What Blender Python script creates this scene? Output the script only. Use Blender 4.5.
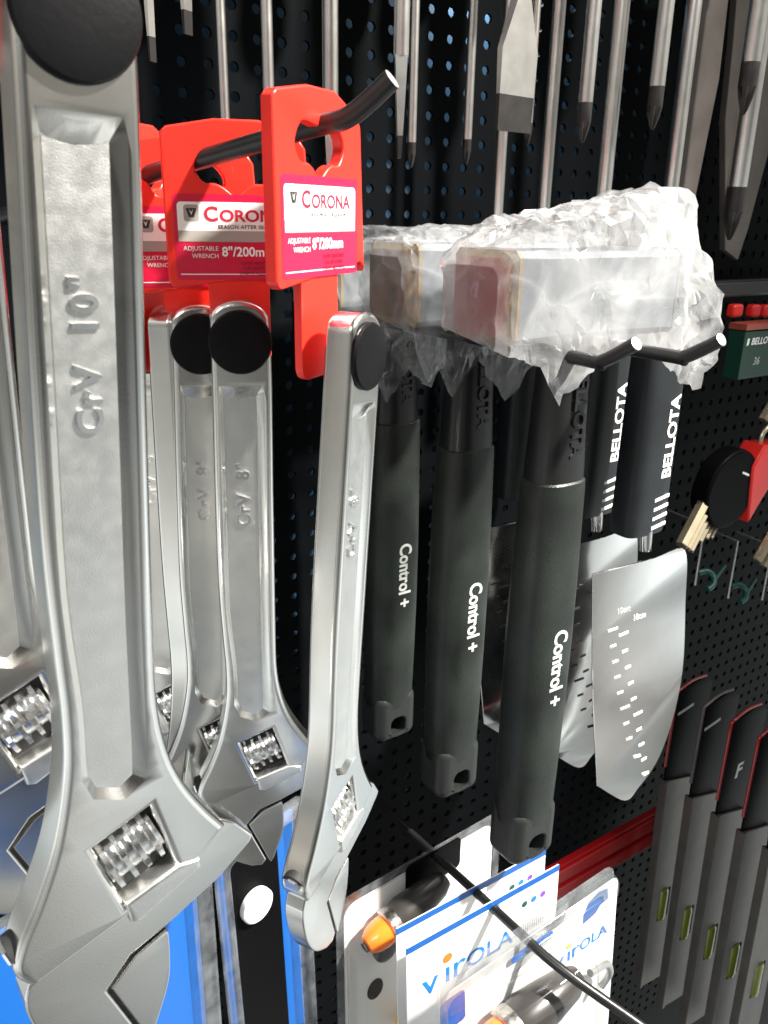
import bpy, bmesh, math, random
from mathutils import Vector, Matrix, noise
from mathutils.geometry import tessellate_polygon
for o in list(bpy.data.objects): bpy.data.objects.remove(o, do_unlink=True)
scene = bpy.context.scene
col = scene.collection
R_ = math.radians
random.seed(7)

# ------------------------------------------------------------------ camera
FPX, YAW, PITCH, ROLL = 830.0, R_(34.2), R_(19.9), R_(1.0)
CAM = Vector((0, -0.47, 1.5))
fwd = Vector((math.sin(YAW)*math.cos(PITCH), math.cos(YAW)*math.cos(PITCH), -math.sin(PITCH)))
_r = Vector((math.cos(YAW), -math.sin(YAW), 0)); _u = _r.cross(fwd)
CR = _r*math.cos(ROLL) + _u*math.sin(ROLL); CU = -_r*math.sin(ROLL) + _u*math.cos(ROLL)
cd = bpy.data.cameras.new('camera'); cam = bpy.data.objects.new('camera', cd); col.objects.link(cam)
cd.sensor_fit = 'VERTICAL'; cd.sensor_height = 36; cd.lens = FPX/1024*36
cd.clip_start = 0.01; cd.clip_end = 50
cam.matrix_world = Matrix(((CR.x, CU.x, -fwd.x, CAM.x), (CR.y, CU.y, -fwd.y, CAM.y), (CR.z, CU.z, -fwd.z, CAM.z), (0, 0, 0, 1)))
cd.dof.use_dof = True; cd.dof.focus_distance = 0.34; cd.dof.aperture_fstop = 38
scene.camera = cam

# ------------------------------------------------------------------ light
w = bpy.data.worlds.new('World'); scene.world = w; w.use_nodes = True
nt = w.node_tree; bgn = nt.nodes['Background']
tc = nt.nodes.new('ShaderNodeTexCoord'); nz = nt.nodes.new('ShaderNodeTexNoise'); sx = nt.nodes.new('ShaderNodeSeparateXYZ')
nz.inputs['Scale'].default_value = 3.0; nz.inputs['Detail'].default_value = 3
hr = nt.nodes.new('ShaderNodeMapRange'); hr.inputs['From Min'].default_value = -1; hr.inputs['From Max'].default_value = 1
rp = nt.nodes.new('ShaderNodeValToRGB'); cr = rp.color_ramp          # store seen all round: pale floor, darker shelves, bright ceiling
for p, c in ((.29, (.92, .95, .96)), (.40, (.42, .43, .43)), (.50, (.20, .20, .19)), (.62, (.30, .28, .26)), (.78, (.85, .85, .83))):
    e = cr.elements.new(p); e.color = (*c, 1)
cr.elements.remove(cr.elements[0]); cr.elements.remove(cr.elements[-1])
mrn = nt.nodes.new('ShaderNodeMapRange'); mrn.inputs['From Min'].default_value = .33; mrn.inputs['From Max'].default_value = .67; mrn.inputs['To Min'].default_value = .35; mrn.inputs['To Max'].default_value = 1.6
mu = nt.nodes.new('ShaderNodeVectorMath'); mu.operation = 'SCALE'
# the aisle is open and lit along +-x, the opposite shelving is darker
ab = nt.nodes.new('ShaderNodeMapRange'); ab.inputs['From Min'].default_value = -1; ab.inputs['From Max'].default_value = 1; ai = nt.nodes.new('ShaderNodeValToRGB')
for p, v in ((.02, 2.2), (.2, 1.1), (.40, .36), (.54, .46), (.66, 1.2), (.80, 1.55), (.97, 2.2)):
    e = ai.color_ramp.elements.new(p); e.color = (v/2.2, v/2.2, v/2.2, 1)
ai.color_ramp.elements.remove(ai.color_ramp.elements[0]); ai.color_ramp.elements.remove(ai.color_ramp.elements[-1])
m2_ = nt.nodes.new('ShaderNodeMath'); m2_.operation = 'MULTIPLY'
nt.links.new(sx.outputs['X'], ab.inputs[0]); nt.links.new(ab.outputs[0], ai.inputs['Fac']); nt.links.new(ai.outputs['Color'], m2_.inputs[0]); nt.links.new(mrn.outputs['Result'], m2_.inputs[1])
nt.links.new(tc.outputs['Generated'], nz.inputs['Vector']); nt.links.new(tc.outputs['Generated'], sx.inputs[0]); nt.links.new(sx.outputs['Z'], hr.inputs['Value']); nt.links.new(hr.outputs['Result'], rp.inputs['Fac'])
nt.links.new(nz.outputs['Fac'], mrn.inputs['Value']); nz2 = nt.nodes.new('ShaderNodeTexNoise'); nz2.inputs['Scale'].default_value = 4.5; tr2 = nt.nodes.new('ShaderNodeValToRGB'); mxc = nt.nodes.new('ShaderNodeMix'); mxc.data_type = 'RGBA'; mxc.blend_type = 'MULTIPLY'; mxc.inputs[0].default_value = 1
tr2.color_ramp.elements[0].position = .36; tr2.color_ramp.elements[0].color = (1, .96, .91, 1); tr2.color_ramp.elements[1].position = .64; tr2.color_ramp.elements[1].color = (.92, .99, 1, 1)
nt.links.new(tc.outputs['Generated'], nz2.inputs['Vector']); nt.links.new(nz2.outputs['Fac'], tr2.inputs['Fac']); nt.links.new(rp.outputs['Color'], mxc.inputs[6]); nt.links.new(tr2.outputs['Color'], mxc.inputs[7]); nt.links.new(mxc.outputs[2], mu.inputs[0]); nt.links.new(m2_.outputs[0], mu.inputs['Scale']); nt.links.new(mu.outputs[0], bgn.inputs['Color'])
bgn.inputs['Strength'].default_value = 1.4
def area(name, loc, target, size, power, colr, sy=None):
    l = bpy.data.lights.new(name, 'AREA'); l.energy = power; l.color = colr
    l.shape = 'RECTANGLE'; l.size = size; l.size_y = sy or size
    o = bpy.data.objects.new(name, l); col.objects.link(o); o.location = loc
    o.rotation_euler = (Vector(target)-Vector(loc)).to_track_quat('-Z', 'Y').to_euler(); return o
sl = bpy.data.lights.new('ceiling_spot_lamp', 'SPOT'); sl.energy = 860; sl.color = (1.0, 0.95, 0.88); sl.spot_size = R_(33); sl.spot_blend = 1.0; sl.shadow_soft_size = .05
so = bpy.data.objects.new('ceiling_spot_lamp', sl); col.objects.link(so); so.location = (1.10, -1.15, 2.75)
so.rotation_euler = (Vector((0.20, -0.23, 1.38))-so.location).to_track_quat('-Z', 'Y').to_euler()
area('added_reflection_panel', (-1.0, -1.1, 2.5), (0.2, -0.2, 1.4), 0.9, 14, (0.93, 0.97, 1.0), 0.5)  # unseen panel added to give the metal broad reflections
vs = scene.view_settings
vs.view_transform = 'Standard'; vs.look = 'None'; vs.exposure = 0; vs.gamma = 1

def at(px, py, D):
    """world point seen at a photograph position, D metres from the camera measured square to the board"""
    d = fwd + CR*((px-384)/FPX) - CU*((py-512)/FPX)
    return CAM + d*(D/d.y)

# ------------------------------------------------------------------ materials
def mat(name, base, rough=0.5, metal=0.0, var=0.0, vscale=40, bump=0.0, bscale=400, spec=0.5, coat=0.0, rvar=0.0, col2=None, aniso=0.0):
    m = bpy.data.materials.new(name); m.use_nodes = True
    n = m.node_tree.nodes; L = m.node_tree.links; b = n['Principled BSDF']
    b.inputs['Base Color'].default_value = (*base, 1); b.inputs['Roughness'].default_value = rough
    b.inputs['Metallic'].default_value = metal; b.inputs['Specular IOR Level'].default_value = spec
    b.inputs['Coat Weight'].default_value = coat
    t = n.new('ShaderNodeTexCoord')
    if var or col2:
        z = n.new('ShaderNodeTexNoise'); z.inputs['Scale'].default_value = vscale; z.inputs['Detail'].default_value = 6
        r = n.new('ShaderNodeValToRGB'); r.color_ramp.elements[0].position = .32; r.color_ramp.elements[1].position = .68
        a = [max(0, c*(1-var)) for c in base]; c2 = col2 or [min(1, c*(1+var)) for c in base]
        r.color_ramp.elements[0].color = (*a, 1); r.color_ramp.elements[1].color = (*c2, 1)
        L.new(t.outputs['Object'], z.inputs['Vector']); L.new(z.outputs['Fac'], r.inputs['Fac']); L.new(r.outputs['Color'], b.inputs['Base Color'])
    if rvar:
        z = n.new('ShaderNodeTexNoise'); z.inputs['Scale'].default_value = vscale*2.3; z.inputs['Detail'].default_value = 5
        mr = n.new('ShaderNodeMapRange'); mr.inputs['From Min'].default_value = .3; mr.inputs['From Max'].default_value = .7
        mr.inputs['To Min'].default_value = max(.03, rough-rvar); mr.inputs['To Max'].default_value = rough+rvar
        L.new(t.outputs['Object'], z.inputs['Vector']); L.new(z.outputs['Fac'], mr.inputs['Value']); L.new(mr.outputs['Result'], b.inputs['Roughness'])
    if bump:
        z = n.new('ShaderNodeTexNoise'); z.inputs['Scale'].default_value = bscale; z.inputs['Detail'].default_value = 3
        bp = n.new('ShaderNodeBump'); bp.inputs['Strength'].default_value = bump; bp.inputs['Distance'].default_value = 0.0004
        L.new(t.outputs['Object'], z.inputs['Vector']); L.new(z.outputs['Fac'], bp.inputs['Height']); L.new(bp.outputs['Normal'], b.inputs['Normal'])
    return m
def film(name, opac=0.4, opac2=0.8, colr=(.9, .92, .93), rough=.18, scale=60, crease=0, gl0=.045):
    """thin clear plastic: partly see-through, partly milky, glossy"""
    m = bpy.data.materials.new(name); m.use_nodes = True
    n = m.node_tree.nodes; L = m.node_tree.links; n.clear()
    out = n.new('ShaderNodeOutputMaterial'); tr = n.new('ShaderNodeBsdfTransparent'); di = n.new('ShaderNodeBsdfDiffuse'); tl = n.new('ShaderNodeBsdfTranslucent')
    gl = n.new('ShaderNodeBsdfGlossy'); fr = n.new('ShaderNodeMath'); m1 = n.new('ShaderNodeMixShader'); m2 = n.new('ShaderNodeMixShader'); m3 = n.new('ShaderNodeMixShader')
    tr.inputs['Color'].default_value = (.97, .97, .97, 1)
    di.inputs['Color'].default_value = (*colr, 1); tl.inputs['Color'].default_value = (*colr, 1); gl.inputs['Roughness'].default_value = rough
    t = n.new('ShaderNodeTexCoord'); z = n.new('ShaderNodeTexNoise'); z.inputs['Scale'].default_value = scale; z.inputs['Detail'].default_value = 4; z.inputs['Distortion'].default_value = .6
    mr = n.new('ShaderNodeMapRange'); mr.inputs['From Min'].default_value = .35; mr.inputs['From Max'].default_value = .65; mr.inputs['To Min'].default_value = opac; mr.inputs['To Max'].default_value = opac2
    L.new(t.outputs['Object'], z.inputs['Vector']); L.new(z.outputs['Fac'], mr.inputs['Value'])
    m1.inputs[0].default_value = .45; L.new(di.outputs[0], m1.inputs[1]); L.new(tl.outputs[0], m1.inputs[2])
    L.new(mr.outputs[0], m2.inputs[0]); L.new(tr.outputs[0], m2.inputs[1]); L.new(m1.outputs[0], m2.inputs[2])
    lw = n.new('ShaderNodeLayerWeight'); lw.inputs['Blend'].default_value = .5; pwr = n.new('ShaderNodeMath'); pwr.operation = 'POWER'; pwr.inputs[1].default_value = 3.5
    L.new(lw.outputs['Facing'], pwr.inputs[0]); fr.operation = 'MULTIPLY_ADD'; L.new(pwr.outputs[0], fr.inputs[0]); fr.inputs[1].default_value = .55; fr.inputs[2].default_value = gl0
    if crease:
        v = n.new('ShaderNodeTexVoronoi'); v.feature = 'DISTANCE_TO_EDGE'; v.inputs['Scale'].default_value = crease; v2 = n.new('ShaderNodeTexVoronoi'); v2.feature = 'DISTANCE_TO_EDGE'; v2.inputs['Scale'].default_value = crease*2.6
        dn = n.new('ShaderNodeTexNoise'); dn.inputs['Scale'].default_value = 35; mxv = n.new('ShaderNodeMix'); mxv.data_type = 'VECTOR'; mxv.inputs[0].default_value = .02
        L.new(t.outputs['Object'], dn.inputs['Vector']); L.new(t.outputs['Object'], mxv.inputs[4]); L.new(dn.outputs['Color'], mxv.inputs[5])
        mp = n.new('ShaderNodeMapping'); mp.inputs['Scale'].default_value = (.62, 1, 1.35); mp.inputs['Rotation'].default_value = (0, .35, 0); L.new(mxv.outputs[1], mp.inputs['Vector']); L.new(mp.outputs[0], v.inputs['Vector']); L.new(mp.outputs[0], v2.inputs['Vector'])
        ad = n.new('ShaderNodeMath'); ad.operation = 'MULTIPLY_ADD'; ad.inputs[1].default_value = .16; L.new(v2.outputs['Distance'], ad.inputs[0]); L.new(v.outputs['Distance'], ad.inputs[2])
        bp = n.new('ShaderNodeBump'); bp.inputs['Strength'].default_value = .55; bp.inputs['Distance'].default_value = .006; bp.invert = True; L.new(ad.outputs[0], bp.inputs['Height'])
        for nd in (di, tl, gl): L.new(bp.outputs['Normal'], nd.inputs['Normal'])
        ed = n.new('ShaderNodeMapRange'); ed.inputs['From Min'].default_value = 0; ed.inputs['From Max'].default_value = .10; ed.inputs['To Min'].default_value = .14; ed.inputs['To Max'].default_value = 0; L.new(ad.outputs[0], ed.inputs['Value'])
        sm = n.new('ShaderNodeMath'); sm.use_clamp = True; L.new(ed.outputs[0], sm.inputs[0]); L.new(mr.outputs[0], sm.inputs[1]); L.new(sm.outputs[0], m2.inputs[0])
    L.new(fr.outputs[0], m3.inputs[0]); L.new(m2.outputs[0], m3.inputs[1]); L.new(gl.outputs[0], m3.inputs[2])
    L.new(m3.outputs[0], out.inputs['Surface']); return m
M = dict(
    chrome=mat('satin_chrome', (.82, .82, .81), .20, 1, .02, 16, .035, 1800, rvar=.05, col2=(.74, .715, .66)),
    chrome_rough=mat('sandblasted_chrome', (.80, .80, .78), .34, 1, .04, 120, .16, 2600, rvar=.04),
    chrome_bright=mat('polished_chrome', (.82, .82, .81), .24, 1, .05, 90, .05, 800, rvar=.05),
    chrome_dirty=mat('worn_steel', (.42, .41, .38), .28, 1, .25, 160, .2, 700, rvar=.1),
    gap_shade=mat('gap_shade_black', (.01, .01, .01), .7),  # black standing for the shade inside gaps and holes
    cap=mat('black_cap_plastic', (.004, .004, .0045), .42, bump=.15, bscale=600, var=.3, spec=.12),
    red=mat('red_card_plastic', (.80, .022, .012), .34, var=.05, vscale=30, bump=.1, bscale=250, coat=.1),
    label_red=mat('crimson_label', (.56, .008, .045), .30, coat=.3),
    label_white=mat('label_white', (.83, .82, .78), .30, coat=.3),
    label_grey=mat('label_grey', (.34, .32, .28), .30, coat=.3),
    ink_white=mat('white_print', (.80, .80, .78), .5), ink_black=mat('black_print', (.02, .02, .02), .5),
    ink_crimson=mat('crimson_print', (.50, .006, .035), .5), ink_dark=mat('dark_red_print', (.16, .0, .02), .5),
    ink_blue=mat('blue_print', (.01, .16, .50), .45), ink_orange=mat('orange_print', (.85, .16, .02), .45), ink_gold=mat('gold_print', (.8, .42, .05), .45),
    ink_violet=mat('violet_print', (.16, .05, .35), .5), ink_grey=mat('grey_print', (.35, .35, .36), .5),
    hook=mat('black_hook_paint', (.009, .009, .009), .34, var=.3, bump=.2, bscale=500),
    cut=mat('bare_steel_cut', (.55, .55, .54), .4, .9, .1),
    board=mat('black_board_paint', (.0030, .0036, .0042), .40, var=.3, vscale=12, bump=.15, bscale=300, spec=.03),
    neck=mat('black_neck_plastic', (.006, .0065, .0065), .33, var=.2, bump=.15, bscale=500),
    grip=mat('charcoal_rubber', (.012, .0155, .013), .44, var=.5, vscale=24, bump=.6, bscale=1100, rvar=.12, spec=.34),
    grip_end=mat('black_grip_end', (.012, .014, .013), .46, bump=.4, bscale=900),
    print_grey=mat('pale_grip_print', (.50, .53, .50), .5, var=.15, vscale=300),
    steel_lacquer=mat('lacquered_steel', (.15, .165, .18), .42, .3, .2, 60, .2, 300),
    face_red=mat('faded_red_lacquer', (.34, .06, .055), .5, 0, .3, 70, .3, 300, col2=(.22, .07, .05)),
    face_brown=mat('worn_brown_lacquer', (.055, .03, .022), .5, .1, .7, 60, .3, 300, col2=(.20, .12, .06)),
    rim=mat('ochre_lacquer', (.17, .115, .045), .45, .1, .5, 120, .4, 300),
    film=film('crinkled_clear_film', .12, .56, (.70, .705, .71), .09, scale=24, crease=24, gl0=.13),
    film_thin=film('thin_clear_film', .06, .26, (.7, .72, .73), scale=50, crease=28, gl0=.06),
    blister=film('clear_blister', .002, .010, (.8, .85, .88), .08, 30, gl0=.008),
    blister_edge=film('clear_blister_edge', .05, .22, (.6, .64, .66), .12, 80, gl0=.02),
    shaft=mat('chrome_shaft', (.78, .76, .72), .30, 1, .02, 60, rvar=.02),
    tip=mat('black_oxide_tip', (.02, .018, .017), .38, .3, .3, 120),
    handle_red=mat('red_screwdriver_grip', (.45, .02, .02), .4), handle_black=mat('black_screwdriver_grip', (.02, .02, .02), .5),
    bar_grey=mat('dark_bar_steel', (.11, .095, .085), .5, .4, .2, 30, .2, 300),
    trowel_handle=mat('black_trowel_handle', (.008, .010, .012), .42, var=.3, bump=.4, bscale=800),
    blade=mat('mirror_blade', (.86, .85, .83), .09, 1, .03, 20, .10, 40, rvar=.04),
    card_white=mat('white_card', (.80, .80, .78), .38, coat=.2), card_blue=mat('blue_card', (.002, .085, .34), .3, coat=.1),
    card_black=mat('black_card', (.003, .003, .0035), .40, spec=.03), card_green=mat('green_card', (.005, .034, .022), .4),
    orange=mat('orange_lens', (.90, .18, .015), .25, coat=.5), dark_plastic=mat('dark_device_plastic', (.03, .027, .025), .3, coat=.3),
    rail_red=mat('red_rail', (.25, .004, .006), .3, coat=.3), rail_black=mat('black_rail', (.012, .012, .013), .4),
    level_grey=mat('grey_aluminium', (.12, .11, .10), .45, .6, .12, 40, .2, 400), vial=mat('green_vial', (.16, .19, .02), .15, coat=.4),
    brass=mat('pale_steel_key', (.55, .47, .33), .34, .85, .1, 90), red_plastic=mat('red_plastic', (.70, .02, .015), .35), teal=mat('teal_plastic', (.005, .065, .052), .4),
    back=mat('pale_blue_panel', (.04, .10, .17), .7, var=.5, vscale=9),
)

# ------------------------------------------------------------------ mesh helpers (all lengths in mm, local to the thing)
def smooth(me, ang=35):
    for p in me.polygons: p.use_smooth = True
    me.set_sharp_from_angle(angle=R_(ang))
def mk(name, V, F, m, parent=None, ang=35, k=0.001, recalc=True):
    bm = bmesh.new(); vv = [bm.verts.new((v[0]*k, v[1]*k, v[2]*k)) for v in V]
    for f in F:
        try: bm.faces.new([vv[i] for i in f])
        except ValueError: pass
    if recalc: bmesh.ops.recalc_face_normals(bm, faces=bm.faces)
    me = bpy.data.meshes.new(name); bm.to_mesh(me); bm.free(); smooth(me, ang)
    if m: me.materials.append(m)
    o = bpy.data.objects.new(name, me); col.objects.link(o)
    if parent: o.parent = parent
    return o
def empty(name, loc, rot=(0, 0, 0), label=None, cat=None, group=None):
    o = bpy.data.objects.new(name, None); col.objects.link(o); o.location = loc; o.rotation_euler = rot; o.empty_display_size = .01
    tag(o, label, cat, group); return o
def tag(o, label=None, cat=None, group=None, kind=None):
    if label: o['label'] = label
    if cat: o['category'] = cat
    if group: o['group'] = group
    if kind: o['kind'] = kind
    return o
def area2(P): return sum(P[i][0]*P[(i+1) % len(P)][1]-P[(i+1) % len(P)][0]*P[i][1] for i in range(len(P)))/2
def ccw(P): return list(P) if area2(P) > 0 else list(P)[::-1]
def inset(P, d):
    """move a ccw loop inwards by d"""
    n = len(P); out = []
    for i in range(n):
        a = Vector(P[i-1]); b = Vector(P[i]); c = Vector(P[(i+1) % n])
        e1 = (b-a); e2 = (c-b)
        if e1.length < 1e-9 or e2.length < 1e-9: out.append(tuple(b)); continue
        e1.normalize(); e2.normalize()
        n1 = Vector((-e1.y, e1.x)); n2 = Vector((-e2.y, e2.x)); nn = n1+n2
        if nn.length < 1e-6: nn = n1
        nn.normalize(); s = max(.45, nn.dot(n1)); out.append(tuple(b+nn*(d/s)))
    return out
def spline(P, n=6, closed=False):
    out = []; N = len(P); rng = range(N if closed else N-1)
    for i in rng:
        g = (lambda j: P[j % N]) if closed else (lambda j: P[max(0, min(N-1, j))])
        p0, p1, p2, p3 = map(lambda q: Vector(q), (g(i-1), g(i), g(i+1), g(i+2)))
        for k in range(n):
            t = k/n; out.append(tuple(.5*((2*p1)+(p2-p0)*t+(2*p0-5*p1+4*p2-p3)*t*t+(3*p1-p0-3*p2+p3)*t**3)))
    if not closed: out.append(tuple(P[-1]))
    return out
def rrect(x0, z0, x1, z1, r, n=5):
    P = []
    for cx, cz, a0 in ((x1-r, z1-r, 0), (x0+r, z1-r, 90), (x0+r, z0+r, 180), (x1-r, z0+r, 270)):
        for i in range(n+1):
            a = R_(a0+90*i/n); P.append((cx+r*math.cos(a), cz+r*math.sin(a)))
    return P
def circ(cx, cz, r, n=28, rz=None): return [(cx+r*math.cos(2*math.pi*i/n), cz+(rz or r)*math.sin(2*math.pi*i/n)) for i in range(n)]
def plate_geo(outer, y0, y1, bev=.5, seg=2, holes=(), recess=(), hbev=None):
    """slab in the xz plane between y0 (front) and y1 with rounded edges; holes go through, recess=(loop, inner, depth) are sunk in both faces"""
    V = []; F = []
    outer = ccw(outer); holes = [ccw(h) for h in holes]; recess = [(ccw(a), ccw(b), d) for a, b, d in recess]
    def ring(P, y):
        s = len(V); V.extend((p[0], y, p[1]) for p in P); return list(range(s, s+len(P)))
    def bridge(a, b):
        n = len(a)
        for i in range(n): F.append((a[i], a[(i+1) % n], b[(i+1) % n], b[i]))
    prof = []
    for i in range(seg+1):
        t = math.pi/2*i/seg; prof.append((bev*(1-math.sin(t)), y0+bev*(1-math.cos(t))))
    prof += [(d, y0+y1-y) for d, y in prof[::-1]]
    def wall(P, sgn):
        pr = prof if (sgn > 0 or hbev is None) else [(d*hbev/bev, y0+(y-y0)*hbev/bev if y < (y0+y1)/2 else y1-(y1-y)*hbev/bev) for d, y in prof]
        rs = [ring(inset(P, d*sgn), y) for d, y in pr]
        for a, b in zip(rs, rs[1:]): bridge(a, b)
        return rs[0], rs[-1]
    loops = [wall(outer, 1)]+[wall(h, -1) for h in holes]
    fronts = [l[0] for l in loops]; backs = [l[1] for l in loops]
    for a, b, d in recess:
        for y, lst, s in ((y0, fronts, 1), (y1, backs, -1)):
            r0 = ring(a, y); r1 = ring(b, y+s*d); bridge(r0, r1); lst.append(r0)
            for t in tessellate_polygon([[Vector((p[0], p[1], 0)) for p in b]]): F.append(tuple(r1[i] for i in t))
    for lst in (fronts, backs):
        flat = [i for l in lst for i in l]
        for t in tessellate_polygon([[Vector((V[i][0], V[i][2], 0)) for i in l] for l in lst]): F.append(tuple(flat[i] for i in t))
    return V, F
def plate(name, outer, y0, y1, m, parent=None, bev=.5, seg=2, holes=(), recess=(), ang=35, hbev=None):
    V, F = plate_geo(outer, y0, y1, bev, seg, holes, recess, hbev); o = mk(name, V, F, m, parent, ang)
    if bev >= .35:
        wn = o.modifiers.new('flat_faces', 'WEIGHTED_NORMAL'); wn.mode = 'FACE_AREA'; wn.weight = 100; wn.keep_sharp = True
    return o
def lathe_geo(prof, n=24, origin=(0, 0, 0), axis=(0, 0, 1), cap=True):
    ax = Vector(axis).normalized(); e1 = ax.orthogonal().normalized(); e2 = ax.cross(e1); O = Vector(origin); V = []; F = []
    for r, h in prof:
        for i in range(n):
            a = 2*math.pi*i/n; rr = r(i, n) if callable(r) else r
            V.append(tuple(O+ax*h+(e1*math.cos(a)+e2*math.sin(a))*rr))
    for j in range(len(prof)-1):
        for i in range(n): F.append((j*n+i, j*n+(i+1) % n, (j+1)*n+(i+1) % n, (j+1)*n+i))
    if cap: F.append(tuple(range(n))[::-1]); F.append(tuple((len(prof)-1)*n+i for i in range(n)))
    return V, F
def lathe(name, prof, m, parent=None, n=24, origin=(0, 0, 0), axis=(0, 0, 1), ang=35): return mk(name, *lathe_geo(prof, n, origin, axis), m, parent, ang)
def tube_geo(P, r, n=14, cap=True):
    P = [Vector(p) for p in P]; V = []; F = []; up = None
    for i, p in enumerate(P):
        d = (P[min(i+1, len(P)-1)]-P[max(i-1, 0)]).normalized()
        e1 = d.orthogonal().normalized() if up is None else (up-d*up.dot(d)).normalized()
        up = e1; e2 = d.cross(e1); rr = r[i] if isinstance(r, (list, tuple)) else r
        for k in range(n):
            a = 2*math.pi*k/n; V.append(tuple(p+(e1*math.cos(a)+e2*math.sin(a))*rr))
    for j in range(len(P)-1):
        for k in range(n): F.append((j*n+k, j*n+(k+1) % n, (j+1)*n+(k+1) % n, (j+1)*n+k))
    if cap: F.append(tuple(range(n))[::-1]); F.append(tuple((len(P)-1)*n+k for k in range(n)))
    return V, F
def tube(name, P, r, m, parent=None, n=14, ang=40, k=.001): return mk(name, *tube_geo(P, r, n), m, parent, ang, k)
def text(body, size, m, parent, x, y, z, rot=0, align='CENTER', ext=.03, bold=0, shear=0, spacing=1, xs=1, name='lettering', tilt=0, flip=1):
    """flat or raised lettering on the face that looks along -y; rot turns it in that plane"""
    c = bpy.data.curves.new('t', 'FONT'); c.body = body; c.size = size*.001; c.extrude = ext*.001; c.offset = bold*.001; c.shear = shear
    c.space_character = spacing; c.align_x = align; c.align_y = 'CENTER'; c.resolution_u = 4
    o = bpy.data.objects.new('t', c); col.objects.link(o); me = bpy.data.meshes.new_from_object(o.evaluated_get(bpy.context.evaluated_depsgraph_get()))
    bpy.data.objects.remove(o); me.name = name
    me.transform(Matrix.Translation((x*.001, y*.001, z*.001)) @ Matrix.Rotation(R_(-rot), 4, 'Y') @ Matrix.Rotation(R_(90), 4, 'X') @ Matrix.Diagonal((xs*flip, 1, 1, 1)))
    for p in me.polygons: p.use_smooth = False
    me.materials.clear(); me.materials.append(m)
    ob = bpy.data.objects.new(name, me); col.objects.link(ob); ob.parent = parent; return ob

# ------------------------------------------------------------------ setting: perforated board
def pegboard(x0, x1, z0, z1, pitch, r, name):
    V = []; F = []; idx = {}; n = 12
    nx = int((x1-x0)/pitch); nz_ = int((z1-z0)/pitch)
    def v(p):
        k = (round(p[0], 4), round(p[1], 4), round(p[2], 4))
        if k not in idx: idx[k] = len(V); V.append(p)
        return idx[k]
    sq = [(.5, 0), (.5, .5), (.5, .5), (0, .5), (-.5, .5), (-.5, .5), (-.5, 0), (-.5, -.5), (-.5, -.5), (0, -.5), (.5, -.5), (.5, -.5)]
    for i in range(nx):
        for j in range(nz_):
            cx = x0+(i+.5)*pitch; cz = z0+(j+.5)*pitch
            O = [v((cx+s[0]*pitch, 0, cz+s[1]*pitch)) for s in sq]
            A = [v((cx+r*math.cos(2*math.pi*k/n), 0, cz+r*math.sin(2*math.pi*k/n))) for k in range(n)]
            B = [v((cx+r*.9*math.cos(2*math.pi*k/n), 1.8, cz+r*.9*math.sin(2*math.pi*k/n))) for k in range(n)]
            for k in range(n):
                q = (k+1) % n
                F.append((O[k], O[q], A[q], A[k]) if O[k] != O[q] else (O[k], A[q], A[k]))
                F.append((A[k], A[q], B[q], B[k]))
    o = mk(name, V, F, M['board'], None, 30, recalc=False); tag(o, kind='structure'); return o
pegboard(-45+14.2, 1155, 500+7.7, 1720, 14.9, 2.95, 'pegboard')
bk = mk('added_rear_box', [(-100, 60, 400), (1300, 60, 400), (1300, 60, 1900), (-100, 60, 1900), (-100, 4, 400), (1300, 4, 400), (1300, 4, 1900), (-100, 4, 1900)], [(0, 1, 2, 3), (0, 1, 5, 4), (1, 2, 6, 5), (2, 3, 7, 6), (3, 0, 4, 7)], M['back'])  # closed box added behind the holes; its sides keep out surrounding light
bp_ = plate('base_panel', [(-100, 0), (1300, 0), (1300, 507.5), (-100, 507.5)], 0, 4, M['board']); tag(bp_, kind='structure')
sp_ = plate('side_panel', [(1155, 400), (2200, 400), (2200, 1900), (1155, 1900)], 0, 4, M['board']); tag(sp_, kind='structure'); tag(bk, kind='structure')
area('added_hole_glow_lamp', (.43, .03, 1.66), (.43, .055, 1.5), .03, .22, (.8, .93, 1.0), .02)  # lamp added behind the board to make the holes glow pale blue

# ------------------------------------------------------------------ adjustable wrenches
UD = Vector((math.cos(R_(23)), 0, math.sin(R_(23))))       # direction the jaw slides in
def wrench_shapes():
    left = spline([(-11.2, 8), (-11.4, -16), (-12.2, -60), (-12.6, -105), (-11.6, -135), (-10.9, -152), (-11.6, -168), (-15.2, -187), (-20.5, -202), (-25.5, -213), (-27, -221), (-23.1, -227.5)], 5)
    right = spline([(32.5, -201.5), (26, -192.5), (19.5, -181.2), (15.4, -169.5), (13.1, -155), (12.7, -135), (12.9, -77), (13.3, -16), (12.4, 8)], 5)
    top = [(12.0*math.cos(R_(a))+.4, 8+8.5*math.sin(R_(a))) for a in range(12, 180, 14)]
    body = left+[(1.6, -219), (22.2, -211.5)]+right+top
    rec = spline([(-8.6, -17.5), (0, -19.5), (9.2, -17.5)], 4)+spline([(9.8, -21), (9.4, -77), (9.0, -130), (9.2, -166), (9.0, -176)], 3)+[(3, -180), (-5, -176.5)]+spline([(-7.6, -170), (-7.6, -150), (-9.6, -120), (-9.4, -77), (-9.0, -21)], 3)
    reci = [(x-.5, z-(1.6 if z > -30 else 0)) for x, z in inset(ccw(rec), 2.5)]; rec = ccw(rec)
    win = [(-5.6, -192.0), (10.0, -185.6), (16.8, -208.6), (2.0, -213.6)]
    return body, rec, reci, win
W_BODY, W_REC, W_RECI, W_WIN = wrench_shapes()
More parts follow.
